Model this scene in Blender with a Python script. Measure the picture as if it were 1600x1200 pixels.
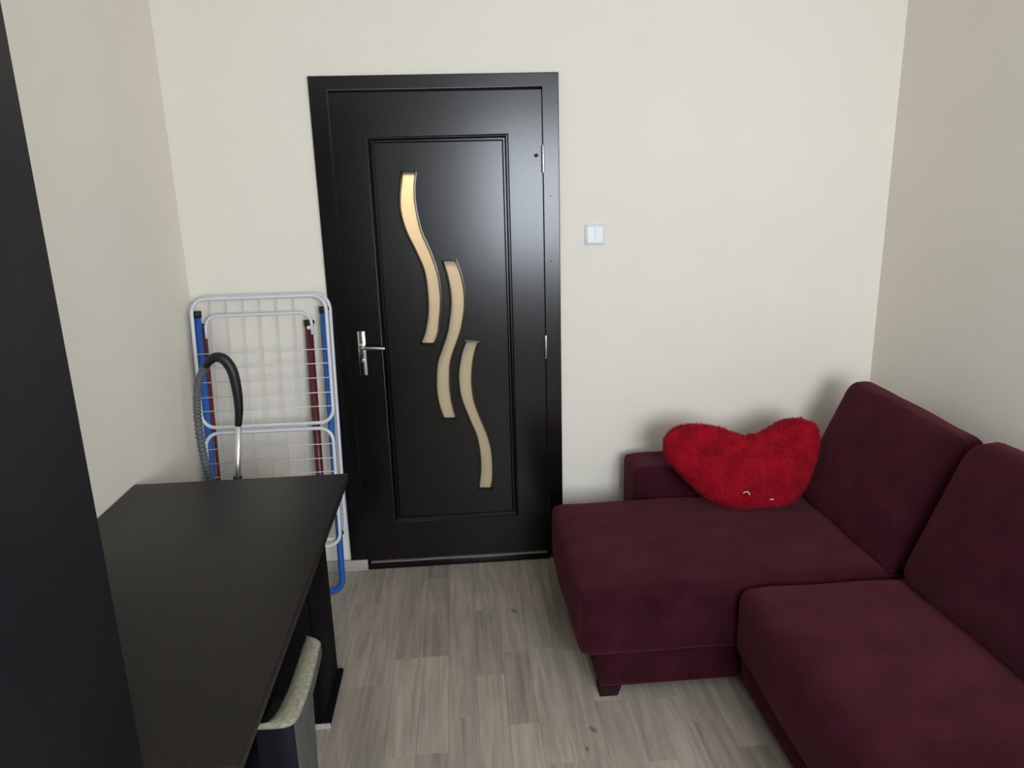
import bpy, bmesh, math, random
from mathutils import Vector, Matrix, noise
random.seed(7)
sc = bpy.context.scene
for o in list(bpy.data.objects): bpy.data.objects.remove(o)
C = sc.collection

# ---------------------------------------------------------------- camera
cam_d = bpy.data.cameras.new('camera'); cam = bpy.data.objects.new('camera', cam_d); C.objects.link(cam)
cam_d.sensor_fit = 'HORIZONTAL'; cam_d.sensor_width = 36.0
cam_d.lens = 36.0 * 1141.6 / 1600.0
cam_d.clip_start = 0.02
r_ = Vector((0.9966875, -0.0768064, -0.0267343)); u_ = Vector((0.0454244, 0.2530843, 0.9663772)); d_ = Vector((0.0674580, 0.9643905, -0.2557348))
m = Matrix.Identity(4)
for i in range(3):
    m[i][0] = r_[i]; m[i][1] = u_[i]; m[i][2] = -d_[i]
m[0][3], m[1][3], m[2][3] = 0.534, -3.0363, 1.6403
cam.matrix_world = m
sc.camera = cam

# ---------------------------------------------------------------- world, daylight, exposure
XL, XR, YN, ZC = -0.547, 2.352, -4.2, 2.62
WX0, WX1, WZ0, WZ1 = 0.80, 2.05, 0.95, 2.25          # window in the wall behind the camera
w = bpy.data.worlds.new('world'); sc.world = w; w.use_nodes = True
bg = w.node_tree.nodes['Background']; bg.inputs[0].default_value = (0.72, 0.84, 1.0, 1); bg.inputs[1].default_value = 1.2
ld = bpy.data.lights.new('daylight', 'AREA'); ld.shape = 'RECTANGLE'; ld.size = WX1-WX0; ld.size_y = WZ1-WZ0
ld.energy = 120; ld.color = (0.88, 0.96, 1.06)
lo = bpy.data.objects.new('daylight', ld); C.objects.link(lo)
lo.location = ((WX0+WX1)/2, YN-0.16, (WZ0+WZ1)/2); lo.rotation_euler = (math.radians(90), 0, 0)
vs = sc.view_settings; vs.view_transform = 'Standard'; vs.look = 'None'; vs.gamma = 1; vs.use_curve_mapping = False
vs.exposure = 0.0
try: sc.cycles.use_denoising = True
except Exception: pass

# ---------------------------------------------------------------- materials
def new_mat(name):
    mt = bpy.data.materials.new(name); mt.use_nodes = True
    nt = mt.node_tree; return mt, nt, nt.nodes['Principled BSDF']
def N(nt, t, **kw):
    n = nt.nodes.new(t)
    for k, v in kw.items(): setattr(n, k, v)
    return n
def mat(name, col, rough=0.5, metal=0.0, vary=0.0, scale=8.0, bump=0.0, bscale=200.0, stretch=(1,1,1), sheen=0.0, sheen_tint=(1,1,1), spec=0.5, coat=0.0, coatr=0.2):
    mt, nt, b = new_mat(name)
    b.inputs['Base Color'].default_value = (*col, 1); b.inputs['Roughness'].default_value = rough; b.inputs['Metallic'].default_value = metal
    b.inputs['Specular IOR Level'].default_value = spec
    b.inputs['Coat Weight'].default_value = coat; b.inputs['Coat Roughness'].default_value = coatr
    if sheen:
        b.inputs['Sheen Weight'].default_value = sheen; b.inputs['Sheen Roughness'].default_value = 0.5
        b.inputs['Sheen Tint'].default_value = (*sheen_tint, 1)
    if vary or bump:
        tc = N(nt, 'ShaderNodeTexCoord'); mp = N(nt, 'ShaderNodeMapping'); mp.inputs['Scale'].default_value = stretch
        nt.links.new(tc.outputs['Object'], mp.inputs['Vector'])
    if vary:
        nz = N(nt, 'ShaderNodeTexNoise'); nz.inputs['Scale'].default_value = scale; nz.inputs['Detail'].default_value = 6
        nt.links.new(mp.outputs['Vector'], nz.inputs['Vector'])
        rp = N(nt, 'ShaderNodeValToRGB'); rp.color_ramp.elements[0].position = 0.3; rp.color_ramp.elements[1].position = 0.7
        rp.color_ramp.elements[0].color = (*[c*(1-vary) for c in col], 1); rp.color_ramp.elements[1].color = (*[min(1, c*(1+vary)) for c in col], 1)
        nt.links.new(nz.outputs['Fac'], rp.inputs['Fac']); nt.links.new(rp.outputs['Color'], b.inputs['Base Color'])
    if bump:
        n2 = N(nt, 'ShaderNodeTexNoise'); n2.inputs['Scale'].default_value = bscale; n2.inputs['Detail'].default_value = 3
        nt.links.new(mp.outputs['Vector'], n2.inputs['Vector'])
        bp = N(nt, 'ShaderNodeBump'); bp.inputs['Strength'].default_value = bump; bp.inputs['Distance'].default_value = 0.002
        nt.links.new(n2.outputs['Fac'], bp.inputs['Height']); nt.links.new(bp.outputs['Normal'], b.inputs['Normal'])
    return mt
M = {}
M['wall'] = mat('cream_wall_paint', (0.865, 0.81, 0.71), 0.85, vary=0.012, scale=3, bump=0.12, bscale=420, spec=0.2)
M['ceiling'] = mat('white_ceiling_paint', (0.87, 0.86, 0.83), 0.9)
M['door'] = mat('wenge_door', (0.0022, 0.0020, 0.0020), 0.24, vary=0.25, scale=14, stretch=(6, 6, 0.4), bump=0.012, bscale=60, spec=0.5)
M['desk'] = mat('dark_desk_laminate', (0.0135, 0.0108, 0.0085), 0.42, vary=0.12, scale=20, stretch=(6, 0.5, 6), bump=0.05, bscale=150, spec=0.26)
M['desk_side'] = mat('dark_desk_board', (0.0040, 0.0032, 0.0042), 0.75, spec=0.1, vary=0.15, scale=20, stretch=(6, 6, 0.5))
M['raw_edge'] = mat('pale_board_edge', (0.42, 0.41, 0.38), 0.7, vary=0.15, scale=60)
M['wardrobe'] = mat('dark_wardrobe_board', (0.0058, 0.0052, 0.0078), 0.5, spec=0.3, vary=0.15, scale=20, stretch=(6, 6, 0.4))
M['sofa'] = mat('plum_suede', (0.034, 0.0060, 0.0108), 0.95, vary=0.36, scale=9, bump=0.5, bscale=240, sheen=0.20, sheen_tint=(0.85, 0.26, 0.30), spec=0.05)
M['sofa_foot'] = mat('plum_foot', (0.018, 0.004, 0.006), 0.7, spec=0.2)
M['red'] = mat('red_plush', (0.30, 0.003, 0.012), 0.9, vary=0.25, scale=14, sheen=0.2, sheen_tint=(1, 0.2, 0.25), spec=0.1)
M['lint'] = mat('white_thread', (0.75, 0.55, 0.55), 0.8)
M['chrome'] = mat('polished_steel', (0.78, 0.76, 0.72), 0.16, 1.0, vary=0.05, scale=30)
M['pipe'] = mat('satin_chrome_pipe', (0.92, 0.92, 0.92), 0.34, 1.0)
M['steel'] = mat('satin_steel', (0.55, 0.55, 0.54), 0.35, 1.0)
M['white_metal'] = mat('white_coated_wire', (0.72, 0.74, 0.77), 0.4)
M['blue'] = mat('blue_lacquer', (0.012, 0.105, 0.42), 0.35)
M['maroon'] = mat('maroon_lacquer', (0.11, 0.012, 0.018), 0.35)
M['black'] = mat('black_plastic', (0.008, 0.008, 0.009), 0.45)
M['hose'] = mat('grey_hose', (0.10, 0.115, 0.12), 0.5)
M['vac'] = mat('dark_blue_plastic', (0.015, 0.03, 0.09), 0.3)
M['beige'] = mat('beige_woven', (0.27, 0.255, 0.185), 0.95, vary=0.28, scale=120, bump=0.6, bscale=500)
M['navy'] = mat('black_leatherette', (0.003, 0.003, 0.007), 0.6, spec=0.25, bump=0.1, bscale=300)
M['lit_shell'] = mat('charcoal_lit_side', (0.06, 0.058, 0.055), 0.9, vary=0.2, scale=40, bump=0.3, bscale=500)
M['switch'] = mat('white_plastic', (0.73, 0.75, 0.78), 0.35)
M['baseboard'] = mat('pale_oak_baseboard', (0.40, 0.38, 0.335), 0.5, vary=0.10, scale=16, stretch=(1, 8, 8))
M['hall'] = mat('hall_paint', (0.45, 0.38, 0.28), 0.9)
M['gap_light'] = mat('painted_gap_light', (0.62, 0.55, 0.45), 0.35, 0.6)
M['gap'] = mat('dark_rubber_seal', (0.004, 0.004, 0.004), 0.7)
M['upvc'] = mat('white_window_frame', (0.8, 0.8, 0.8), 0.4)

def frosted_glass():
    mt, nt, b = new_mat('frosted_glass'); nt.nodes.remove(b)
    out = nt.nodes['Material Output']
    tr = N(nt, 'ShaderNodeBsdfTranslucent'); tr.inputs[0].default_value = (0.93, 0.92, 0.86, 1)
    df = N(nt, 'ShaderNodeBsdfDiffuse'); df.inputs[0].default_value = (0.62, 0.59, 0.42, 1)
    gl = N(nt, 'ShaderNodeBsdfGlossy'); gl.inputs[1].default_value = 0.35
    a = N(nt, 'ShaderNodeMixShader'); a.inputs[0].default_value = 0.5
    nt.links.new(tr.outputs[0], a.inputs[1]); nt.links.new(df.outputs[0], a.inputs[2])
    c = N(nt, 'ShaderNodeMixShader'); c.inputs[0].default_value = 0.04
    nt.links.new(a.outputs[0], c.inputs[1]); nt.links.new(gl.outputs[0], c.inputs[2]); nt.links.new(c.outputs[0], out.inputs[0])
    return mt
def clear_glass():
    mt, nt, b = new_mat('clear_glass'); nt.nodes.remove(b)
    out = nt.nodes['Material Output']
    tr = N(nt, 'ShaderNodeBsdfTransparent'); gl = N(nt, 'ShaderNodeBsdfGlossy'); gl.inputs[1].default_value = 0.02
    c = N(nt, 'ShaderNodeMixShader'); c.inputs[0].default_value = 0.05
    nt.links.new(tr.outputs[0], c.inputs[1]); nt.links.new(gl.outputs[0], c.inputs[2]); nt.links.new(c.outputs[0], out.inputs[0])
    return mt
M['frost'] = frosted_glass(); M['clear'] = clear_glass()

def plank_mat(name, tone):
    mt, nt, b = new_mat(name)
    b.inputs['Roughness'].default_value = 0.5; b.inputs['Specular IOR Level'].default_value = 0.4
    L = nt.links.new
    geo = N(nt, 'ShaderNodeNewGeometry'); oi = N(nt, 'ShaderNodeObjectInfo')
    add = N(nt, 'ShaderNodeVectorMath', operation='ADD'); cmb = N(nt, 'ShaderNodeCombineXYZ')
    mul = N(nt, 'ShaderNodeMath', operation='MULTIPLY'); mul.inputs[1].default_value = 37.0
    L(oi.outputs['Random'], mul.inputs[0]); L(mul.outputs[0], cmb.inputs[0]); L(mul.outputs[0], cmb.inputs[1])
    L(geo.outputs['Position'], add.inputs[0]); L(cmb.outputs[0], add.inputs[1])
    mp = N(nt, 'ShaderNodeMapping'); mp.inputs['Scale'].default_value = (14, 0.9, 1); L(add.outputs[0], mp.inputs['Vector'])
    n1 = N(nt, 'ShaderNodeTexNoise'); n1.inputs['Scale'].default_value = 3.2; n1.inputs['Detail'].default_value = 7; n1.inputs['Distortion'].default_value = 0.5; L(mp.outputs[0], n1.inputs['Vector'])
    mp2 = N(nt, 'ShaderNodeMapping'); mp2.inputs['Scale'].default_value = (90, 3, 1); L(add.outputs[0], mp2.inputs['Vector'])
    n2 = N(nt, 'ShaderNodeTexNoise'); n2.inputs['Scale'].default_value = 4; n2.inputs['Detail'].default_value = 4; L(mp2.outputs[0], n2.inputs['Vector'])
    mix = N(nt, 'ShaderNodeMath', operation='MULTIPLY_ADD'); mix.inputs[1].default_value = 0.30; L(n2.outputs['Fac'], mix.inputs[0]); L(n1.outputs['Fac'], mix.inputs[2])
    rp = N(nt, 'ShaderNodeValToRGB'); e = rp.color_ramp.elements
    e[0].position = 0.38; e[1].position = 0.85
    base = (0.375, 0.322, 0.262); 
    e[0].color = (*[c*tone*0.68 for c in base], 1); e[1].color = (*[c*tone*1.22 for c in base], 1)
    L(mix.outputs[0], rp.inputs['Fac'])
    # dark knots in the printed wood
    col = rp.outputs['Color']
    for (kx, ky, sx, sy, rot) in ((0.699, -0.425, 0.011, 0.020, 0.5), (0.893, -1.12, 0.009, 0.022, 0.5), (0.86, -1.20, 0.006, 0.012, 0.0)):
        m3 = N(nt, 'ShaderNodeMapping', vector_type='TEXTURE'); m3.inputs['Location'].default_value = (kx, ky, 0); m3.inputs['Rotation'].default_value = (0, 0, rot); m3.inputs['Scale'].default_value = (sx, sy, 1)
        L(geo.outputs['Position'], m3.inputs['Vector'])
        ln = N(nt, 'ShaderNodeVectorMath', operation='LENGTH'); L(m3.outputs[0], ln.inputs[0])
        mr = N(nt, 'ShaderNodeMapRange'); mr.inputs['From Min'].default_value = 0.5; mr.inputs['From Max'].default_value = 1.1; mr.inputs['To Min'].default_value = 0.65; mr.inputs['To Max'].default_value = 0.0
        L(ln.outputs['Value'], mr.inputs['Value'])
        mx = N(nt, 'ShaderNodeMixRGB'); mx.inputs[2].default_value = (0.05, 0.042, 0.034, 1); L(mr.outputs[0], mx.inputs[0]); L(col, mx.inputs[1]); col = mx.outputs[0]
    L(col, b.inputs['Base Color'])
    bp = N(nt, 'ShaderNodeBump'); bp.inputs['Strength'].default_value = 0.08; bp.inputs['Distance'].default_value = 0.001
    L(n2.outputs['Fac'], bp.inputs['Height']); L(bp.outputs['Normal'], b.inputs['Normal'])
    return mt
PT = {k: plank_mat('laminate_oak_%s' % k, v) for k, v in dict(light=1.14, mid=1.0, mid_dark=0.90, dark=0.78).items()}

# ---------------------------------------------------------------- mesh helpers
def link(name, me, mats, parent=None, smooth=False):
    o = bpy.data.objects.new(name, me); C.objects.link(o)
    if not isinstance(mats, (list, tuple)): mats = [mats]
    if not me.materials:
        for mm in mats: me.materials.append(M[mm] if isinstance(mm, str) else mm)
    if smooth:
        for p in me.polygons: p.use_smooth = True
    if parent: o.parent = parent
    return o
def origin_of(parent):
    v = Vector((0, 0, 0)); p = parent
    while p: v += p.location; p = p.parent
    return v
def raw(name, verts, faces, mats, parent=None, smooth=False, idx=None):
    """verts in world coordinates; stored relative to the parent's origin"""
    off = origin_of(parent)
    me = bpy.data.meshes.new(name); me.from_pydata([tuple(Vector(v)-off) for v in verts], [], faces)
    if idx:
        for p, i in zip(me.polygons, idx): p.material_index = i
    me.update()
    return link(name, me, mats, parent, smooth)
def from_bm(name, bm, mats, parent=None, smooth=False):
    off = origin_of(parent)
    bmesh.ops.translate(bm, verts=bm.verts, vec=-off)
    bmesh.ops.recalc_face_normals(bm, faces=bm.faces)
    me = bpy.data.meshes.new(name); bm.to_mesh(me); bm.free()
    return link(name, me, mats, parent, smooth)
def add_box(bm, x0, x1, y0, y1, z0, z1):
    r = bmesh.ops.create_cube(bm, size=1)['verts']
    for v in r: v.co = Vector((x0 + (v.co.x+.5)*(x1-x0), y0 + (v.co.y+.5)*(y1-y0), z0 + (v.co.z+.5)*(z1-z0)))
    return r
def box(name, x0, x1, y0, y1, z0, z1, mats, parent=None, bev=0.0, seg=2):
    bm = bmesh.new(); add_box(bm, x0, x1, y0, y1, z0, z1)
    if bev: bmesh.ops.bevel(bm, geom=bm.edges[:], offset=bev, segments=seg, affect='EDGES', profile=0.5)
    o = from_bm(name, bm, mats, parent)
    if bev and seg > 1:
        for p in o.data.polygons: p.use_smooth = True
        try: o.data.set_sharp_from_angle(angle=math.radians(40))
        except Exception: pass
    return o
def thing(name, label, cat, loc, group=None, kind=None):
    o = bpy.data.objects.new(name, None); C.objects.link(o); o.location = loc; o.empty_display_size = 0.1
    if label: o['label'] = label
    if cat: o['category'] = cat
    if group: o['group'] = group
    if kind: o['kind'] = kind
    return o
def struct(o, label=None):
    o['kind'] = 'structure'
    if label: o['label'] = label
    return o
def catmull(pts, n=8, closed=False):
    P = [Vector(p) for p in pts]; out = []; m_ = len(P)
    for i in range(m_ if closed else m_-1):
        if closed: a, b, c, d = P[(i-1) % m_], P[i], P[(i+1) % m_], P[(i+2) % m_]
        else: a, b, c, d = P[max(i-1, 0)], P[i], P[i+1], P[min(i+2, m_-1)]
        for k in range(n):
            t = k/n
            out.append(0.5*((2*b) + (c-a)*t + (2*a-5*b+4*c-d)*t*t + (3*b-a-3*c+d)*t**3))
    if not closed: out.append(P[-1])
    return out
def tube_geo(path, r, seg=8, closed=False, base=0):
    P = [Vector(p) for p in path]; n = len(P); V = []; F = []
    T = []
    for i in range(n):
        if closed: t = P[(i+1) % n]-P[i-1]
        else: t = P[min(i+1, n-1)]-P[max(i-1, 0)]
        T.append(t.normalized())
    up = Vector((0, 0, 1)) if abs(T[0].z) < 0.9 else Vector((0, 1, 0))
    nrm = (up - T[0]*up.dot(T[0])).normalized()
    for i in range(n):
        nrm = (nrm - T[i]*nrm.dot(T[i])).normalized(); bn = T[i].cross(nrm)
        rr = r[i] if isinstance(r, (list, tuple)) else r
        for k in range(seg):
            a = 2*math.pi*k/seg; V.append(P[i] + nrm*math.cos(a)*rr + bn*math.sin(a)*rr)
    for i in range(n if closed else n-1):
        j = (i+1) % n
        for k in range(seg):
            k2 = (k+1) % seg; F.append((base+i*seg+k, base+i*seg+k2, base+j*seg+k2, base+j*seg+k))
    if not closed:
        F.append(tuple(base+k for k in reversed(range(seg)))); F.append(tuple(base+(n-1)*seg+k for k in range(seg)))
    return V, F
def tube(name, path, r, mats, parent=None, seg=10, closed=False):
    V, F = tube_geo(path, r, seg, closed); return raw(name, V, F, mats, parent, True)
def lathe(name, c, prof, mats, parent=None, seg=20, axis='z'):
    V = []; F = []; n = len(prof)
    for (r, h) in prof:
        for k in range(seg):
            a = 2*math.pi*k/seg; p = (r*math.cos(a), r*math.sin(a), h)
            if axis == 'y': p = (p[0], p[2], p[1])
            if axis == 'x': p = (p[2], p[0], p[1])
            V.append(Vector(c)+Vector(p))
    for i in range(n-1):
        for k in range(seg):
            k2 = (k+1) % seg; F.append((i*seg+k, i*seg+k2, (i+1)*seg+k2, (i+1)*seg+k))
    F.append(tuple(range(seg))); F.append(tuple((n-1)*seg+k for k in range(seg)))
    bm = bmesh.new(); vs_ = [bm.verts.new(v) for v in V]
    for f in F: bm.faces.new([vs_[i] for i in f])
    o = from_bm(name, bm, mats, parent, True)
    try: o.data.set_sharp_from_angle(angle=math.radians(50))
    except Exception: pass
    return o
def softbox(name, x0, x1, y0, y1, z0, z1, r, mats, parent=None, puff=(0, 0, 0), n=14, shear=0.0, wob=0.0, taper=0.0, droop=0.0):
    """upholstered block: rounded edges, faces slightly crowned, optional lean in x with height"""
    bm = bmesh.new(); bmesh.ops.create_cube(bm, size=2)
    bmesh.ops.subdivide_edges(bm, edges=bm.edges[:], cuts=n, use_grid_fill=True)
    hx, hy, hz = (x1-x0)/2, (y1-y0)/2, (z1-z0)/2; c = Vector(((x0+x1)/2, (y0+y1)/2, (z0+z1)/2))
    def remap(t, h):                      # more samples near the rounded edges
        s = math.copysign(abs(t)**0.72, t); return s*h
    for v in bm.verts:
        u = v.co.copy()
        p = Vector((remap(u.x, hx), remap(u.y, hy), remap(u.z, hz)))
        q = Vector((max(-hx+r, min(hx-r, p.x)), max(-hy+r, min(hy-r, p.y)), max(-hz+r, min(hz-r, p.z))))
        dlt = p-q
        if dlt.length > 1e-9: p = q + dlt.normalized()*r
        ux, uy, uz = p.x/hx, p.y/hy, p.z/hz
        p.x += puff[0]*math.copysign(1, p.x)*(abs(ux)**6)*(1-uy*uy)*(1-uz*uz)
        p.y += puff[1]*math.copysign(1, p.y)*(abs(uy)**6)*(1-ux*ux)*(1-uz*uz)
        p.z += puff[2]*max(0, math.copysign(1, p.z))*(abs(uz)**6)*(1-ux*ux)*(1-uy*uy)
        if wob: p += Vector((1, 1, 1))*wob*noise.noise((p+c)*6.0)
        p.x *= 1 - taper*(p.z/hz*0.5+0.5)
        p.x += shear*p.z/hz
        p.z += droop*(p.z/hz*0.5+0.5)*(p.y/hy*0.5-0.5)
        v.co = p + c
    return from_bm(name, bm, mats, parent, True)
def fill_shape(name, loops, y_front, thick, mats, parent=None, bev=0.0):
    """flat board in the xz plane with holes; front face at y_front, body behind it"""
    cu = bpy.data.curves.new('tmp', 'CURVE'); cu.dimensions = '2D'; cu.fill_mode = 'BOTH'; cu.extrude = thick/2-bev
    cu.bevel_depth = bev; cu.bevel_resolution = 1; cu.offset = -bev
    for lp in loops:
        s = cu.splines.new('POLY'); s.points.add(len(lp)-1)
        for p, q in zip(s.points, lp): p.co = (q[0], q[1], 0, 1)
        s.use_cyclic_u = True
    ob = bpy.data.objects.new('tmp', cu); C.objects.link(ob)
    dg = bpy.context.evaluated_depsgraph_get(); me = bpy.data.meshes.new_from_object(ob.evaluated_get(dg))
    bpy.data.objects.remove(ob); bpy.data.curves.remove(cu)
    off = origin_of(parent)
    for v in me.vertices:
        x, y, z = v.co; v.co = Vector((x, y_front + thick/2 - z, y)) - off
    bm = bmesh.new(); bm.from_mesh(me); bmesh.ops.remove_doubles(bm, verts=bm.verts, dist=1e-5); bmesh.ops.recalc_face_normals(bm, faces=bm.faces); bm.to_mesh(me); bm.free()
    me.materials.clear(); me.name = name
    return link(name, me, mats, parent)

# ================================================================ STRUCTURE
DX0, DX1, DZ = 0.055, 0.915, 2.04          # hole in the wall for the door
def wall_with_hole(name, y0, y1, x0, x1, hx0, hx1, hz0, hz1, label):
    bm = bmesh.new()
    add_box(bm, x0, hx0, y0, y1, 0, ZC); add_box(bm, hx1, x1, y0, y1, 0, ZC); add_box(bm, hx0, hx1, y0, y1, hz1, ZC)
    if hz0 > 0: add_box(bm, hx0, hx1, y0, y1, 0, hz0)
    return struct(from_bm(name, bm, 'wall'), label)
wall_with_hole('wall_back', 0, 0.12, XL-0.12, XR+0.12, DX0, DX1, 0, DZ, 'cream painted wall with the dark door')
wall_with_hole('wall_front', YN-0.12, YN, XL-0.12, XR+0.12, WX0, WX1, WZ0, WZ1, 'cream painted wall with the window')
struct(box('wall_left', XL-0.12, XL, YN, 0, 0, ZC, 'wall'), 'cream painted wall beside the desk')
struct(box('wall_right', XR, XR+0.12, YN, 0, 0, ZC, 'wall'), 'cream painted wall behind the sofa')
struct(box('ceiling', XL-0.12, XR+0.12, YN-0.12, 1.6, ZC, ZC+0.1, 'ceiling'), 'white ceiling')
# hall behind the door
struct(box('wall_hall_back', -1.0, 2.0, 1.5, 1.6, 0, ZC, 'hall'), 'hall wall behind the door')
struct(box('wall_hall_left', -1.1, -1.0, 0.12, 1.6, 0, ZC, 'hall'), 'hall side wall')
struct(box('wall_hall_right', 2.0, 2.1, 0.12, 1.6, 0, ZC, 'hall'), 'hall side wall')
struct(box('floor_hall', -1.1, 2.1, 0.0, 1.6, -0.06, 0.0, PT['mid']), 'hall floor')

# floor: laminate strips
floor = thing('floor', 'grey-brown oak laminate strip floor', None, (0, 0, 0), kind='structure')
box('subfloor', XL-0.12, XR+0.12, YN-0.12, 0.0, -0.06, -0.0075, 'gap', floor)
PITCH, PX0 = 0.0967, 0.053
JOINTS = {0: [-.30], 1: [-.83], 2: [-.69], 3: [-.125, -.687], 4: [-1.02], 5: [-.40, -.815], 6: [-.69, -1.07], 7: [-.685], 8: [-.71], 9: [-.44, -.99], 10: [-.70, -1.27], 11: [-1.00], 12: [-.55, -1.12], 13: [-.80, -1.24]}
TONES = {(0, 0): 'mid_dark', (0, 1): 'mid', (1, 0): 'mid', (1, 1): 'mid_dark', (2, 0): 'mid_dark', (2, 1): 'light', (3, 0): 'dark', (3, 1): 'mid_dark', (3, 2): 'light', (4, 0): 'mid', (4, 1): 'mid',
         (5, 0): 'mid', (5, 1): 'mid_dark', (5, 2): 'light', (6, 0): 'mid', (6, 1): 'mid_dark', (6, 2): 'light', (7, 0): 'mid', (7, 1): 'light', (8, 0): 'mid_dark', (8, 1): 'mid', (9, 2): 'mid', (10, 1): 'mid', (10, 2): 'light', (11, 1): 'light', (12, 2): 'mid', (13, 2): 'mid_dark'}
def plank_mesh(wd, ln):
    bm = bmesh.new(); add_box(bm, -wd/2, wd/2, -ln/2, ln/2, -0.008, 0)
    top = [e for e in bm.edges if all(abs(v.co.z) < 1e-6 for v in e.verts)]
    bmesh.ops.bevel(bm, geom=top, offset=0.0005, segments=1, affect='EDGES')
    me = bpy.data.meshes.new('plank'); bm.to_mesh(me); bm.free(); return me
k0 = math.floor((XL-PX0)/PITCH); k1 = math.ceil((XR-PX0)/PITCH)
for k in range(k0, k1):
    xa, xb = max(PX0+k*PITCH, XL), min(PX0+(k+1)*PITCH, XR)
    if xb-xa < 0.01: continue
    ys = [0.0] + JOINTS.get(k, [-random.uniform(.2, .55)])
    while ys[-1] > YN+0.25: ys.append(ys[-1]-random.choice((.48, .53, .56, .60)))
    ys[-1] = YN
    for i in range(len(ys)-1):
        y1_, y0_ = ys[i], ys[i+1]
        t = TONES.get((k, i)) or random.choice(('light', 'mid', 'mid', 'mid', 'mid_dark'))
        o = link('plank', plank_mesh(xb-xa-0.0003, y1_-y0_-0.0003), PT[t], floor); o.location = ((xa+xb)/2, (y0_+y1_)/2, 0)

struct(box('baseboard_back', XL, 0.072, -0.018, 0.0, 0, 0.052, 'baseboard', bev=0.003), 'pale baseboard left of the door')
struct(box('baseboard_right', 0.935, XR, -0.018, 0.0, 0, 0.052, 'baseboard', bev=0.003), 'pale baseboard right of the door')
struct(box('baseboard_left', XL, XL+0.018, YN, -0.018, 0, 0.052, 'baseboard', bev=0.003), 'pale baseboard below the left wall')

# window behind the camera
win = thing('window_1', 'white framed window behind the viewer', None, ((WX0+WX1)/2, YN, WZ0), kind='structure')
fr = 0.06
loops = [[(WX0, WZ0), (WX1, WZ0), (WX1, WZ1), (WX0, WZ1)]]
mx_ = (WX0+WX1)/2
for a, b in ((WX0+fr, mx_-fr/2), (mx_+fr/2, WX1-fr)):
    loops.append([(a, WZ0+fr), (a, WZ1-fr), (b, WZ1-fr), (b, WZ0+fr)])
fill_shape('window_frame', loops, YN-0.09, 0.06, 'upvc', win, 0.004)
for a, b in ((WX0+fr, mx_-fr/2), (mx_+fr/2, WX1-fr)):
    box('pane', a-0.01, b+0.01, YN-0.064, YN-0.058, WZ0+fr-0.01, WZ1-fr+0.01, 'clear', win)
box('window_sill', WX0-0.05, WX1+0.05, YN+0.001, YN+0.14, WZ0-0.03, WZ0-0.001, 'upvc', win, 0.004)

# ================================================================ DOOR
door = thing('door_1', 'dark wenge interior door with three wavy frosted glass slots', None, (0.48, 0, 0), kind='structure')
TW = 0.9594
fill_shape('door_frame', [[(0, 0.053), (0, 2.08), (TW, 2.08), (TW, 0.053), (0.893, 0.053), (0.893, 2.027), (0.071, 2.027), (0.071, 0.053)]], -0.016, 0.0155, 'door', door, 0.003)
bm = bmesh.new()
add_box(bm, DX0+0.001, 0.0645, 0.0, 0.12, 0.0, DZ-0.002); add_box(bm, 0.9095, DX1-0.001, 0.0, 0.12, 0.0, DZ-0.002); add_box(bm, 0.0645, 0.9095, 0.0, 0.12, 2.033, DZ-0.001)
from_bm('door_jamb', bm, 'door', door)
bm = bmesh.new()
add_box(bm, 0.0646, 0.085, 0.042, 0.07, 0.0, 2.03); add_box(bm, 0.889, 0.9094, 0.042, 0.07, 0.0, 2.03); add_box(bm, 0.0646, 0.9094, 0.042, 0.07, 2.012, 2.0325)
from_bm('door_stop', bm, 'gap', door)
th = box('threshold', 0.074, 0.9, -0.012, 0.1, 0.0, 0.031, 'door', door, 0.002)
box('gap_light_strip', 0.085, 0.888, -0.009, 0.012, 0.031, 0.0335, 'gap_light', th)  # pale strip added as the line of hall light under the door
LX0, LX1, LZ0, LZ1 = 0.0665, 0.9, 0.040, 2.021
PX_0, PX_1, PZ0, PZ1 = 0.2065, 0.757, 0.2235, 1.857
Yf = -0.004
leaf = fill_shape('door_leaf', [[(LX0, LZ0), (LX1, LZ0), (LX1, LZ1), (LX0, LZ1)], [(PX_0, PZ0), (PX_0, PZ1), (PX_1, PZ1), (PX_1, PZ0)]], Yf, 0.044, 'door', door, 0.002)
def rect(x0, x1, z0, z1, rr=0.0):
    if not rr: return [(x0, z0), (x1, z0), (x1, z1), (x0, z1)]
    o = []
    for cx, cz, a in ((x1-rr, z0+rr, -90), (x1-rr, z1-rr, 0), (x0+rr, z1-rr, 90), (x0+rr, z0+rr, 180)):
        for i in range(5):
            t = math.radians(a+i*22.5); o.append((cx+rr*math.cos(t), cz+rr*math.sin(t)))
    return o
mo = 0.026
bm = bmesh.new()
# moulding: swept profile around the panel (quarter-round bead, then a groove)
prof = [(0.0, 0.012), (0.0, -0.001), (0.003, -0.0045), (0.0075, -0.005), (0.0105, -0.001), (0.014, 0.003), (0.019, 0.003), (0.023, -0.001), (0.0255, -0.0015), (0.0255, 0.012)]
cor = [(PX_0, PZ0, 1, 1), (PX_1, PZ0, -1, 1), (PX_1, PZ1, -1, -1), (PX_0, PZ1, 1, -1)]
V = []; F = []
for (cx, cz, sx, sz) in cor:
    for (a, b) in prof: V.append((cx+sx*a, Yf+b, cz+sz*a))
n_ = len(prof)
for i in range(4):
    j = (i+1) % 4
    for k in range(n_-1): F.append((i*n_+k, i*n_+k+1, j*n_+k+1, j*n_+k))
bm.free()
bm = bmesh.new(); vv = [bm.verts.new(v) for v in V]
for f in F: bm.faces.new([vv[i] for i in f])
from_bm('panel_moulding', bm, 'door', leaf)
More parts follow.
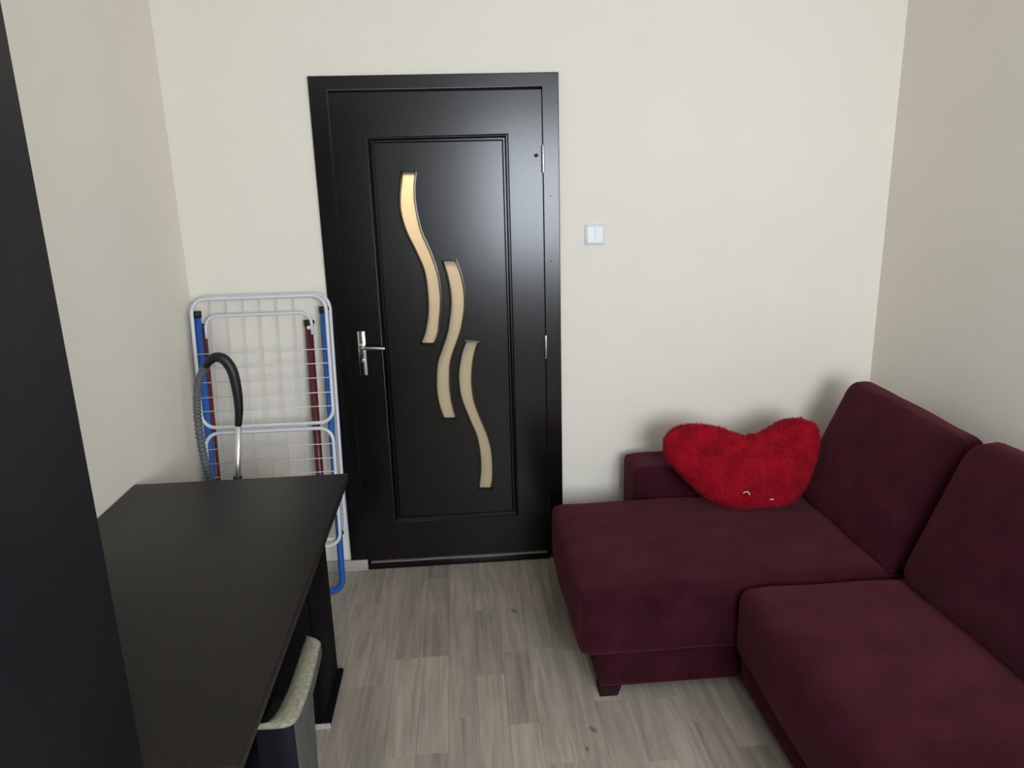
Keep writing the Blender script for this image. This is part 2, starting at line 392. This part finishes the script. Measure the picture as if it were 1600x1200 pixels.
waves = [
 ([(0.3362, 1.718), (0.3227, 1.6425), (0.3208, 1.5747), (0.3379, 1.4959), (0.3718, 1.4164), (0.4011, 1.3353), (0.4097, 1.2543), (0.4095, 1.1795), (0.4025, 1.1257), (0.3881, 1.0691), (0.3717, 1.0313)],
  [(0.3822, 1.7169), (0.3735, 1.658), (0.3746, 1.5907), (0.3907, 1.4943), (0.4212, 1.4148), (0.4478, 1.3248), (0.4562, 1.234), (0.4529, 1.1697), (0.4465, 1.124), (0.4368, 1.0671), (0.4187, 1.0293)]),
 ([(0.4789, 1.3677), (0.4925, 1.3227), (0.5026, 1.2589), (0.5048, 1.1947), (0.4946, 1.1221), (0.4819, 1.0652), (0.4567, 0.9987), (0.4356, 0.9411), (0.4274, 0.8725), (0.4261, 0.8128), (0.434, 0.7521), (0.4492, 0.6974)],
  [(0.5261, 1.3661), (0.5438, 1.313), (0.5544, 1.249), (0.5546, 1.1847), (0.5442, 1.1201), (0.529, 1.0633), (0.5022, 0.9967), (0.4834, 0.939), (0.477, 0.8702), (0.4771, 0.8104), (0.4836, 0.7497), (0.4957, 0.6951)]),
 ([(0.5585, 1.0254), (0.5392, 0.9756), (0.5247, 0.9076), (0.5221, 0.8482), (0.5305, 0.7777), (0.5607, 0.6848), (0.5871, 0.6113), (0.599, 0.5377), (0.6009, 0.4532), (0.5895, 0.3627)],
  [(0.6051, 1.0234), (0.5868, 0.9736), (0.5745, 0.9053), (0.5716, 0.8359), (0.5784, 0.7653), (0.6001, 0.693), (0.6268, 0.6196), (0.6439, 0.5457), (0.6482, 0.4717), (0.6461, 0.4079), (0.6376, 0.3599)]),
]
def wave_loop(l, r, grow=0.0):
    A = catmull([(a, b, 0) for a, b in l], 6); B = catmull([(a, b, 0) for a, b in r], 6)
    lp = [(p.x, p.y) for p in A] + [(p.x, p.y) for p in reversed(B)]
    if grow:
        n = len(lp); na = len(A); out = []
        for i, p in enumerate(lp):
            side = -1 if i < na else 1
            pa, pb = (lp[max(i-1, 0)], lp[min(i+1, na-1)]) if i < na else (lp[max(i-1, na)], lp[min(i+1, n-1)])
            t = Vector((pb[0]-pa[0], pb[1]-pa[1])).normalized()
            nr = Vector((t.y, -t.x))              # left wall runs down: outward = -x ; right wall runs up: outward = +x
            q = Vector(p) + nr*grow
            if i in (0, n-1): q.y += grow
            if i in (na-1, na): q.y -= grow
            out.append((q.x, q.y))
        lp = out
    return lp
inner = (PX_0+0.0256, PX_1-0.0256, PZ0+0.0256, PZ1-0.0256)
panel = fill_shape('door_panel', [rect(*inner)] + [wave_loop(l, r, 0.008) for l, r in waves], Yf-0.001, 0.022, 'door', leaf, 0.0)
def wave_rim(l, r):
    """bevelled bead that lines the slot: outer edge flush with the panel, inner edge at the glass"""
    o_ = wave_loop(l, r, 0.0085); i_ = wave_loop(l, r, 0.0); m1 = wave_loop(l, r, 0.005)
    n = len(o_); V = []; F = []
    for lp, y in ((o_, Yf+0.001), (o_, Yf-0.0045), (m1, Yf-0.005), (i_, Yf+0.006), (i_, Yf+0.026)):
        V += [(p[0], y, p[1]) for p in lp]
    for a in range(4):
        for k in range(n):
            k2 = (k+1) % n; F.append((a*n+k, a*n+k2, (a+1)*n+k2, (a+1)*n+k))
    bm = bmesh.new(); vv = [bm.verts.new(v) for v in V]
    for f in F: bm.faces.new([vv[i] for i in f])
    return bm
for l, r in waves:
    from_bm('slot_bead', wave_rim(l, r), 'door', leaf)
    lp = wave_loop(l, r, 0.002); n = len(lp); off = origin_of(leaf)
    o = fill_shape('glass_pane', [lp], Yf+0.013, 0.005, ['frost', 'clear'], leaf)
    for p in o.data.polygons: p.material_index = 0 if p.normal.y < -0.5 else 1
# lever handle
hp = box('handle_plate', 0.1065, 0.1395, Yf-0.010, Yf-0.0005, 0.905, 1.094, 'chrome', leaf, 0.004)
path = catmull([(0.124, Yf-0.008, 1.030), (0.124, Yf-0.034, 1.030), (0.128, Yf-0.047, 1.030), (0.142, Yf-0.052, 1.0295), (0.185, Yf-0.052, 1.028), (0.222, Yf-0.050, 1.025)], 6)
tube('lever', path, [0.0085]*8 + [0.0065]*(len(path)-8), 'chrome', leaf)
lathe('lever_rose', (0.124, Yf-0.0085, 1.030), [(0.0125, 0), (0.0125, -0.006), (0.009, -0.008)], 'chrome', leaf, 16, 'y')
lathe('keyhole_cylinder', (0.124, Yf-0.0095, 0.968), [(0.0085, 0), (0.0085, -0.004), (0.006, -0.0045)], 'steel', leaf, 14, 'y')
box('key_bit', 0.1225, 0.1255, Yf-0.016, Yf-0.0138, 0.962, 0.974, 'black', leaf)
lathe('coat_hook', (0.868, Yf, 1.773), [(0.006, 0.0), (0.006, -0.003), (0.0035, -0.004), (0.0035, -0.012), (0.0065, -0.014), (0.0065, -0.02), (0.003, -0.022)], 'black', leaf, 12, 'y')
for z0, z1 in ((1.706, 1.812), (0.944, 1.044), (0.207, 0.307)):
    hg = lathe('hinge', (0.8945, -0.0125, z0), [(0.0055, 0), (0.006, 0.002), (0.006, z1-z0-0.002), (0.0055, z1-z0)], 'steel' if z0 > 0.5 else 'black', door, 12)
    for f in (0.28, 0.72): lathe('knuckle_ring', (0.8945, -0.0125, z0+(z1-z0)*f), [(0.0066, 0), (0.0066, 0.0012)], 'black', hg, 12)
for z in (1.615, 1.355): lathe('screw_cap', (0.922, -0.0162, z), [(0.0025, 0), (0.0025, -0.001)], 'gap', door, 8, 'y')

# hall lamp: gives the warm light behind the frosted slots
lamp = thing('ceiling_lamp', 'warm glass ceiling lamp in the hall behind the door', 'lamp', (0.30, 0.42, ZC))
lathe('lamp_mount', (0.30, 0.42, ZC), [(0.06, 0.0), (0.06, -0.02), (0.012, -0.03), (0.012, -0.40)], 'steel', lamp, 20)
mt, nt, b = new_mat('lamp_glass'); b.inputs['Emission Color'].default_value = (1, 0.66, 0.30, 1); b.inputs['Emission Strength'].default_value = 6; b.inputs['Base Color'].default_value = (0.9, 0.8, 0.6, 1)
lathe('lamp_shade', (0.30, 0.42, ZC-0.40), [(0.03, 0), (0.09, -0.04), (0.11, -0.10), (0.09, -0.16), (0.03, -0.20)], mt, lamp, 20)
pl = bpy.data.lights.new('hall_bulb', 'POINT'); pl.energy = 27; pl.color = (1.0, 0.64, 0.30); pl.shadow_soft_size = 0.12
po = bpy.data.objects.new('hall_bulb', pl); C.objects.link(po); po.location = (0.30, 0.42, ZC-0.66)

# ================================================================ LIGHT SWITCH
sw = thing('light_switch', 'white two-rocker light switch on the wall right of the door', 'light switch', (1.105, 0, 1.456))
box('switch_plate', 1.0645, 1.1455, -0.010, 0.0, 1.4155, 1.4965, 'switch', sw, 0.004)
for a, b in ((1.0735, 1.1045), (1.1055, 1.1365)):
    o = raw('rocker', [(a, -0.010, 1.425), (b, -0.010, 1.425), (b, -0.010, 1.487), (a, -0.010, 1.487), (a, -0.0165, 1.425), (b, -0.0165, 1.425), (b, -0.0125, 1.487), (a, -0.0125, 1.487)],
            [(0, 3, 2, 1), (4, 5, 6, 7), (0, 1, 5, 4), (1, 2, 6, 5), (2, 3, 7, 6), (3, 0, 4, 7)], 'switch', sw)

# ================================================================ SOFA
sofa = thing('corner_sofa', 'plum suede corner sofa with a chaise beside the door', 'sofa', (1.6, -1.0, 0))
SB = 'sofa'
softbox('chaise_base', 0.940, 2.24, -0.975, -0.10, 0.035, 0.185, 0.012, SB, sofa, n=8)
softbox('seat_base', 1.415, 2.24, -2.02, -0.976, 0.035, 0.185, 0.012, SB, sofa, n=8)
softbox('chaise_seat', 0.872, 2.02, -1.003, -0.300, 0.170, 0.408, 0.030, SB, sofa, puff=(0.014, 0.006, 0.016), n=20, wob=0.004)
softbox('seat', 1.372, 2.02, -2.02, -1.006, 0.165, 0.412, 0.050, SB, sofa, puff=(0.012, 0.008, 0.022), n=20, wob=0.005)
softbox('armrest', 1.215, 2.32, -0.298, -0.085, 0.04, 0.532, 0.028, SB, sofa, puff=(0, 0.006, 0.006), n=14, wob=0.003)
softbox('armrest', 1.36, 2.32, -2.24, -2.022, 0.04, 0.532, 0.028, SB, sofa, puff=(0, 0.006, 0.006), n=14)
softbox('backrest', 2.235, 2.335, -2.24, -0.086, 0.04, 0.70, 0.03, SB, sofa, n=12)
softbox('back_cushion', 1.950, 2.140, -1.010, -0.302, 0.405, 0.868, 0.045, SB, sofa, puff=(0.030, 0.0, 0.006), n=20, shear=0.080, wob=0.006, taper=0.55, droop=0.028)
softbox('back_cushion', 1.940, 2.140, -1.710, -1.022, 0.405, 0.872, 0.070, SB, sofa, puff=(0.035, 0.0, 0.008), n=20, shear=0.075, wob=0.006, taper=0.5)
for (x, y) in ((0.944, -0.971), (1.42, -2.0), (0.944, -0.24), (2.15, -2.0), (2.15, -0.2)):
    V = []
    for z, e in ((0.0, 0.012), (0.036, 0.0)):
        for sx, sy in ((0, 0), (1, 0), (1, 1), (0, 1)): V.append((x + (0.072 if sx else 0) + (-e if sx else 0), y + (0.07 if sy else 0) + (-e if sy else 0), z))
    raw('foot', V, [(0, 3, 2, 1), (4, 5, 6, 7), (0, 1, 5, 4), (1, 2, 6, 5), (2, 3, 7, 6), (3, 0, 4, 7)], 'sofa_foot', sofa)

# ================================================================ HEART CUSHION
heart_out = [(1.303, 0.272), (1.317, 0.305), (1.349, 0.33), (1.39, 0.344), (1.429, 0.347), (1.477, 0.342), (1.529, 0.329), (1.566, 0.316), (1.603, 0.298), (1.635, 0.286), (1.67, 0.289), (1.711, 0.299), (1.748, 0.315), (1.786, 0.335), (1.828, 0.347), (1.873, 0.35), (1.907, 0.343), (1.938, 0.324), (1.953, 0.304), (1.955, 0.272), (1.946, 0.234), (1.928, 0.186), (1.903, 0.13), (1.868, 0.075), (1.838, 0.039), (1.794, 0.009), (1.743, -0.007), (1.685, -0.008), (1.628, -0.009), (1.571, -0.011), (1.543, -0.003), (1.499, 0.02), (1.455, 0.046), (1.426, 0.071), (1.392, 0.106), (1.359, 0.145), (1.331, 0.184), (1.307, 0.228)]
HA = Vector((0, -0.50, 0.43)); HD = Vector((0, 0.18, 0.30)).normalized(); HN = Vector((0, -HD.z, HD.y))
hc = Vector((1.628, 0.165))
heart = thing('heart_cushion', 'fluffy red heart-shaped cushion lying against the sofa armrest', 'cushion', (1.628, -0.48, 0.415))
lp = [(hc.x+(p.x-hc.x)*0.975, hc.y+(p.y-hc.y)*0.965) for p in catmull([(a, b, 0) for a, b in heart_out], 4, True)]
n = len(lp); rings = [0.12, 0.25, 0.38, 0.5, 0.61, 0.71, 0.8, 0.87, 0.93, 0.97, 1.0]
def rest(p):
    """the soft cushion flattens where it meets the seat, the armrest and the back cushion"""
    p = Vector(p); p.z = max(p.z, 0.4275)
    if p.z < 0.55: p.y = min(p.y, -0.3095)
    t = (p.z-0.405)/0.463; uy = min(1, abs((p.y+0.656)/0.354))
    xf = 2.045 - 0.095*(1-0.55*t) - 0.030*(1-uy*uy)*(1-(2*t-1)**2)*(1-0.55*t) + 0.080*(2*t-1) - 0.009
    p.x = min(p.x, xf)
    return p
def heart_pt(u, v, h): return HA + Vector((u, 0, 0)) + HD*v + HN*h
V = []; F = []
def prof_h(s): return 0.066*math.sqrt(max(0, 1-s**2.6))
for side in (1, -1):
    for s in rings:
        for (a, b) in lp:
            u, v = hc.x+(a-hc.x)*s, hc.y+(b-hc.y)*s
            h = side*prof_h(s)*(1 + 0.25*noise.noise(Vector((u*7, v*7, side)))) if s < 1 else 0
            V.append(rest(heart_pt(u, v, h)))
nr = len(rings)
for sd in (0, 1):
    b0 = sd*nr*n
    for i in range(nr-1):
        for k in range(n):
            k2 = (k+1) % n; F.append((b0+i*n+k, b0+i*n+k2, b0+(i+1)*n+k2, b0+(i+1)*n+k))
    F.append(tuple(b0+k for k in range(n)))
bm = bmesh.new(); vv = [bm.verts.new(v) for v in V]
for f in F: bm.faces.new([vv[i] for i in f])
bmesh.ops.remove_doubles(bm, verts=bm.verts, dist=1e-5); bmesh.ops.recalc_face_normals(bm, faces=bm.faces)
hb = from_bm('cushion_body', bm, 'red', heart, True)
# plush pile: short blades
rnd = random.Random(3); V = []; F = []
off = heart.location; me = hb.data
polys = [(p.center.copy()+off, p.normal.copy(), p.area, [me.vertices[i].co+off for i in p.vertices]) for p in me.polygons if len(p.vertices) <= 4]
tot = sum(p[2] for p in polys); NB = 22000
for c_, nn, ar, pv in polys:
    cnt = ar/tot*NB; cnt = int(cnt) + (1 if rnd.random() < cnt-int(cnt) else 0)
    for _ in range(cnt):
        a, b = rnd.random(), rnd.random()
        p = (pv[0]*(1-a)+pv[1]*a)*(1-b) + (pv[-1]*(1-a)+pv[2 if len(pv) == 4 else 1]*a)*b
        clump = Vector((noise.noise(p*28), noise.noise(p*28+Vector((9, 0, 0))), noise.noise(p*28+Vector((0, 9, 0)))))
        dr = (nn*0.75 + Vector((0, 0, -0.35)) + clump*0.9 + Vector((rnd.uniform(-.3, .3), rnd.uniform(-.3, .3), rnd.uniform(-.3, .3)))).normalized()
        sd = dr.cross(Vector((rnd.uniform(-1, 1), rnd.uniform(-1, 1), rnd.uniform(-1, 1)))).normalized()*0.0011
        i0 = len(V); V += [rest(p-sd-nn*0.001), rest(p+sd-nn*0.001), rest(p+dr*rnd.uniform(0.008, 0.014))]; F.append((i0, i0+1, i0+2))
fur = raw('pile', V, F, 'red', heart); fur['kind'] = 'stuff'
def thread(pts): tube('white_thread', catmull([heart_pt(u, v, h) for u, v, h in pts], 4), 0.0022, 'lint', heart, 6)
thread([(1.580, 0.050, 0.060), (1.590, 0.054, 0.064), (1.600, 0.051, 0.063), (1.604, 0.042, 0.061)])
thread([(1.683, 0.020, 0.050), (1.692, 0.022, 0.050), (1.700, 0.020, 0.048)])

# ================================================================ DESK
DXR, DYB, DYN = 0.142, -0.734, -2.016
desk = thing('desk', 'dark wooden desk along the left wall', 'desk', (-0.2, -1.37, 0))
box('desktop', XL+0.003, DXR, DYN, DYB, 0.722, 0.75, ['desk'], desk, 0.0025)
box('side_panel', XL+0.02, 0.046, DYN+0.002, DYN+0.022, 0.0, 0.7215, 'desk_side', desk, 0.001)
box('modesty_panel', XL+0.06, XL+0.078, DYN+0.0225, -1.017, 0.30, 0.7215, 'desk_side', desk, 0.001)
ped = box('pedestal', XL+0.02, 0.030, -1.000, -0.748, 0.0185, 0.7215, 'desk_side', desk, 0.001)
box('base_board', XL+0.02, 0.066, -1.022, -0.742, 0.0045, 0.018, 'desk_side', desk, 0.0008)
box('board_end', XL+0.02, 0.066, -1.0245, -1.0222, 0.0, 0.018, 'raw_edge', desk)
box('pedestal_door', 0.0305, 0.048, -0.999, -0.749, 0.022, 0.715, 'desk_side', ped, 0.0015)
for (x, y) in ((XL+0.05, -0.76), (XL+0.05, -1.0), (0.05, -0.76)): box('foot', x, x+0.012, y, y+0.012, 0.0, 0.0043, 'black', desk)

# ================================================================ CHAIR
chair = thing('desk_chair', 'low tub chair with beige woven rim pushed under the desk', 'chair', (0.0, -1.6, 0))
ZT, ZB = 0.60, 0.37
# plan of the back shell: outer line and inner line (x, y), far end to near end
outer = [(0.128, -1.432), (0.150, -1.437), (0.163, -1.452), (0.165, -1.48), (0.168, -1.55), (0.169, -1.62), (0.166, -1.69), (0.161, -1.722), (0.150, -1.738), (0.125, -1.743), (0.082, -1.741)]
innr = [(0.124, -1.440), (0.122, -1.446), (0.120, -1.456), (0.119, -1.49), (0.119, -1.55), (0.118, -1.62), (0.114, -1.665), (0.110, -1.690), (0.104, -1.710), (0.096, -1.727), (0.081, -1.737)]
O = [Vector((a, b, 0)) for a, b in outer]; I = [Vector((a, b, 0)) for a, b in innr]
O = catmull(O, 4); I = catmull(I, 4); n = len(O)
def zlow(y):                              # the shell is deep only at the near end; the rest of the rim is an open rail
    t = min(1, max(0, (-1.605-y)/0.03)); t = t*t*(3-2*t)
    return (ZT-0.035)*(1-t) + 0.30*t
V = [(p.x, p.y, zlow(p.y)) for p in O] + [(p.x, p.y, ZT-0.006) for p in O] + [(p.x, p.y, zlow(p.y)) for p in I] + [(p.x, p.y, ZT-0.006) for p in I]
F = []
for k in range(n-1):
    F.append((k, k+1, n+k+1, n+k)); F.append((2*n+k+1, 2*n+k, 3*n+k, 3*n+k+1)); F.append((k, 2*n+k, 2*n+k+1, k+1))
for e in (0, n-1): F.append((e, n+e, 3*n+e, 2*n+e))
bm = bmesh.new(); vv = [bm.verts.new(v) for v in V]
for f in F: bm.faces.new([vv[i] for i in f])
back = from_bm('back_shell', bm, ['lit_shell', 'navy'], chair, False)
for p in back.data.polygons:
    nrm = p.normal; p.material_index = 1 if (nrm.y < -0.55 or nrm.x < 0.1) else 0  # window light painted in: outer side of the dark shell gets the greyer colour
V = []; F = []
o2 = [Vector((p.x, p.y, ZT-0.006)) for p in O]; i2 = [Vector((p.x, p.y, ZT-0.006)) for p in I]
for t in (0, 0.15, 0.5, 0.85, 1):
    h = 0.012*math.sin(math.pi*min(1, max(0, t))) if 0 < t < 1 else 0
    V += [a.lerp(b, t)+Vector((0, 0, h+0.0)) for a, b in zip(o2, i2)]
for a in range(4):
    for k in range(n-1): F.append((a*n+k, a*n+k+1, (a+1)*n+k+1, (a+1)*n+k))
for k in range(n-1): F.append((4*n+k, 4*n+k+1, k+1, k))
bm = bmesh.new(); vv = [bm.verts.new(v) for v in V]
for f in F: bm.faces.new([vv[i] for i in f])
from_bm('back_rim', bm, 'beige', chair, True)
softbox('seat', -0.30, 0.050, -1.76, -1.42, 0.37, 0.44, 0.02, 'navy', chair, puff=(0, 0, 0.01), n=10)
tube('back_post', catmull([(0.132, -1.455, ZT-0.03), (0.118, -1.457, 0.47), (0.085, -1.46, 0.39), (0.02, -1.465, 0.36)], 5), 0.010, 'navy', chair, 10)
softbox('seat_frame', -0.29, 0.045, -1.735, -1.44, 0.34, 0.37, 0.008, 'navy', chair, n=6)
for x in (-0.26, 0.015):
    for y in (-1.72, -1.46): tube('leg', [(x, y, 0.341), (x+0.01*(1 if x > 0 else -1), y, 0.0)], [0.018, 0.013], 'black', chair, 12)

# ================================================================ WARDROBE
ward = thing('wardrobe', 'tall dark wardrobe standing at the near end of the desk', 'wardrobe', (-0.27, -2.5, 0))
box('body', XL+0.003, -0.021, -3.0, -2.021, 0.0, 2.25, 'wardrobe', ward, 0.001)
for a, b, hy in ((-2.509, -2.022, -2.47), (-2.999, -2.512, -2.55)):
    dd = box('wardrobe_door', -0.0205, 0.000, a, b, 0.06, 2.245, 'wardrobe', ward, 0.0015)
    tube('handle', catmull([(0.0, hy, 1.0), (0.03, hy, 1.005), (0.03, hy, 1.145), (0.0, hy, 1.15)], 4), 0.005, 'steel', dd, 8)

# ================================================================ DRYING RACK
rack = thing('drying_rack', 'folded white clothes drying rack with blue legs leaning by the door', 'drying rack', (-0.26, -0.19, 0))
def rk(x, z, front=0.0): return Vector((x, -0.19+0.12*z-front, z))
def rrect(x0, x1, z0, z1, r, front, corners=(1, 1, 1, 1)):
    o = []
    for cx, cz, a in ((x1-r, z0+r, -90), (x1-r, z1-r, 0), (x0+r, z1-r, 90), (x0+r, z0+r, 180)):
        for i in range(7):
            t = math.radians(a+i*15); o.append(rk(cx+r*math.cos(t), cz+r*math.sin(t), front))
    return o
tube('main_frame', rrect(-0.535, 0.012, 0.235, 1.260, 0.06, 0.0), 0.0075, 'white_metal', rack, 8, True)
tube('upper_wing', rrect(-0.522, 0.003, 0.745, 1.258, 0.055, 0.036), 0.0075, 'white_metal', rack, 8, True)
tube('lower_wing', rrect(-0.515, -0.005, 0.222, 0.722, 0.055, 0.036), 0.0075, 'white_metal', rack, 8, True)
for z in (1.044, 0.987, 0.929, 0.869, 0.813): tube('wire', [rk(-0.522, z, 0.038), rk(0.003, z, 0.038)], 0.0020, 'white_metal', rack, 5)
for z in (0.657, 0.598, 0.541, 0.48, 0.42, 0.36): tube('wire', [rk(-0.515, z, 0.038), rk(-0.005, z, 0.038)], 0.0020, 'white_metal', rack, 5)
for x in (-0.460, -0.395, -0.331, -0.266, -0.198, -0.130): tube('wire', [rk(x, 0.235, 0.0), rk(x, 1.260, 0.0)], 0.0020, 'white_metal', rack, 5)
# outer blue leg loop and inner maroon leg loop
def leg_pair(name, xa, xb, z_top, z_bot, r, mt, fr_, capz):
    pth = [rk(xa, z_top, fr_)]
    for i in range(7):
        t = math.radians(180+i*15); pth.append(rk(xa+0.05+0.05*math.cos(t), z_bot+0.05+0.05*math.sin(t), fr_))
    for i in range(7):
        t = math.radians(270+i*15); pth.append(rk(xb-0.05+0.05*math.cos(t), z_bot+0.05+0.05*math.sin(t), fr_))
    pth.append(rk(xb, z_top, fr_)); lg = tube(name, pth, r, mt, rack, 10)
    for x in (xa, xb):
        tube('end_cap', [rk(x, z_top-0.012, fr_), rk(x, z_top+0.014, fr_)], r+0.003, 'black', lg, 10)
        tube('joint', [rk(x, z_top+0.004, fr_+0.012), rk(x+(0.02 if x > -0.2 else -0.02), z_top+0.004, fr_-0.006)], 0.007, 'black', lg, 8)
    return lg
leg_pair('blue_leg_frame', -0.508, -0.013, 1.196, 0.015, 0.0135, 'blue', 0.014, 1.2)
leg_pair('maroon_leg_frame', -0.503, -0.080, 1.140, 0.26, 0.016, 'maroon', -0.016, 1.14)
# white inner stay that ends at the maroon legs
pth = [rk(-0.085, 1.12, 0.012)]
tube('inner_stay', [rk(-0.479, 1.10, 0.0165)] + [rk(-0.479+0.045-0.045*math.cos(math.radians(a)), 1.143+0.045*math.sin(math.radians(a)), 0.0165) for a in range(0, 91, 15)] + [rk(-0.062-0.045+0.045*math.cos(math.radians(a)), 1.143+0.045*math.sin(math.radians(a)), 0.0165) for a in range(90, -1, -15)] + [rk(-0.062, 1.10, 0.0165)], 0.006, 'white_metal', rack, 8)
lathe('hinge_stud', rk(-0.074, 1.128, 0.012), [(0.008, 0), (0.008, -0.008), (0.004, -0.011)], 'switch', rack, 12, 'y')
lathe('hinge_stud', rk(-0.002, 0.273, 0.020), [(0.011, 0), (0.011, -0.008), (0.006, -0.012)], 'black', rack, 12, 'y')

# ================================================================ VACUUM CLEANER
vac = thing('vacuum_cleaner', 'vacuum cleaner hose with black handle and chrome pipe behind the desk', 'vacuum cleaner', (-0.33, -0.47, 0))
hpath = catmull([(-0.368, -0.45, 1.068), (-0.350, -0.45, 1.090), (-0.326, -0.45, 1.101), (-0.300, -0.45, 1.091), (-0.278, -0.45, 1.050), (-0.270, -0.45, 0.977), (-0.272, -0.45, 0.905), (-0.281, -0.45, 0.846)], 6)
tube('handle_grip', hpath, [0.0125+0.0065*math.sin(math.pi*i/(len(hpath)-1)) for i in range(len(hpath))], 'black', vac, 12)
tube('pipe', [(-0.281, -0.45, 0.850), (-0.306, -0.455, 0.649), (-0.365, -0.465, 0.075)], 0.0115, 'pipe', vac, 14)
tube('pipe_collar', [(-0.3055, -0.455, 0.653), (-0.3085, -0.455, 0.622)], 0.016, 'black', vac, 12)
hose = catmull([(-0.368, -0.45, 1.068), (-0.392, -0.45, 1.030), (-0.408, -0.452, 0.975), (-0.416, -0.455, 0.90), (-0.417, -0.46, 0.80), (-0.408, -0.465, 0.70), (-0.390, -0.475, 0.62), (-0.35, -0.50, 0.52), (-0.29, -0.53, 0.43), (-0.22, -0.55, 0.36), (-0.17, -0.55, 0.29)], 26)
tube('hose', hose, [0.0135+0.0022*math.sin(i*math.pi*0.5) for i in range(len(hose))], 'hose', vac, 10)
lathe('canister', (-0.16, -0.52, 0.045), [(0.10, 0.0), (0.145, 0.02), (0.155, 0.09), (0.14, 0.16), (0.10, 0.215), (0.05, 0.235), (0.03, 0.245)], 'vac', vac, 24)
for y in (-0.66, -0.385): lathe('wheel', (-0.16, y, 0.06), [(0.03, 0), (0.06, 0.004), (0.06, 0.018), (0.03, 0.022)], 'black', vac, 20, 'y')
box('floor_head', -0.47, -0.27, -0.50, -0.41, 0.004, 0.05, 'black', vac, 0.012, 3)
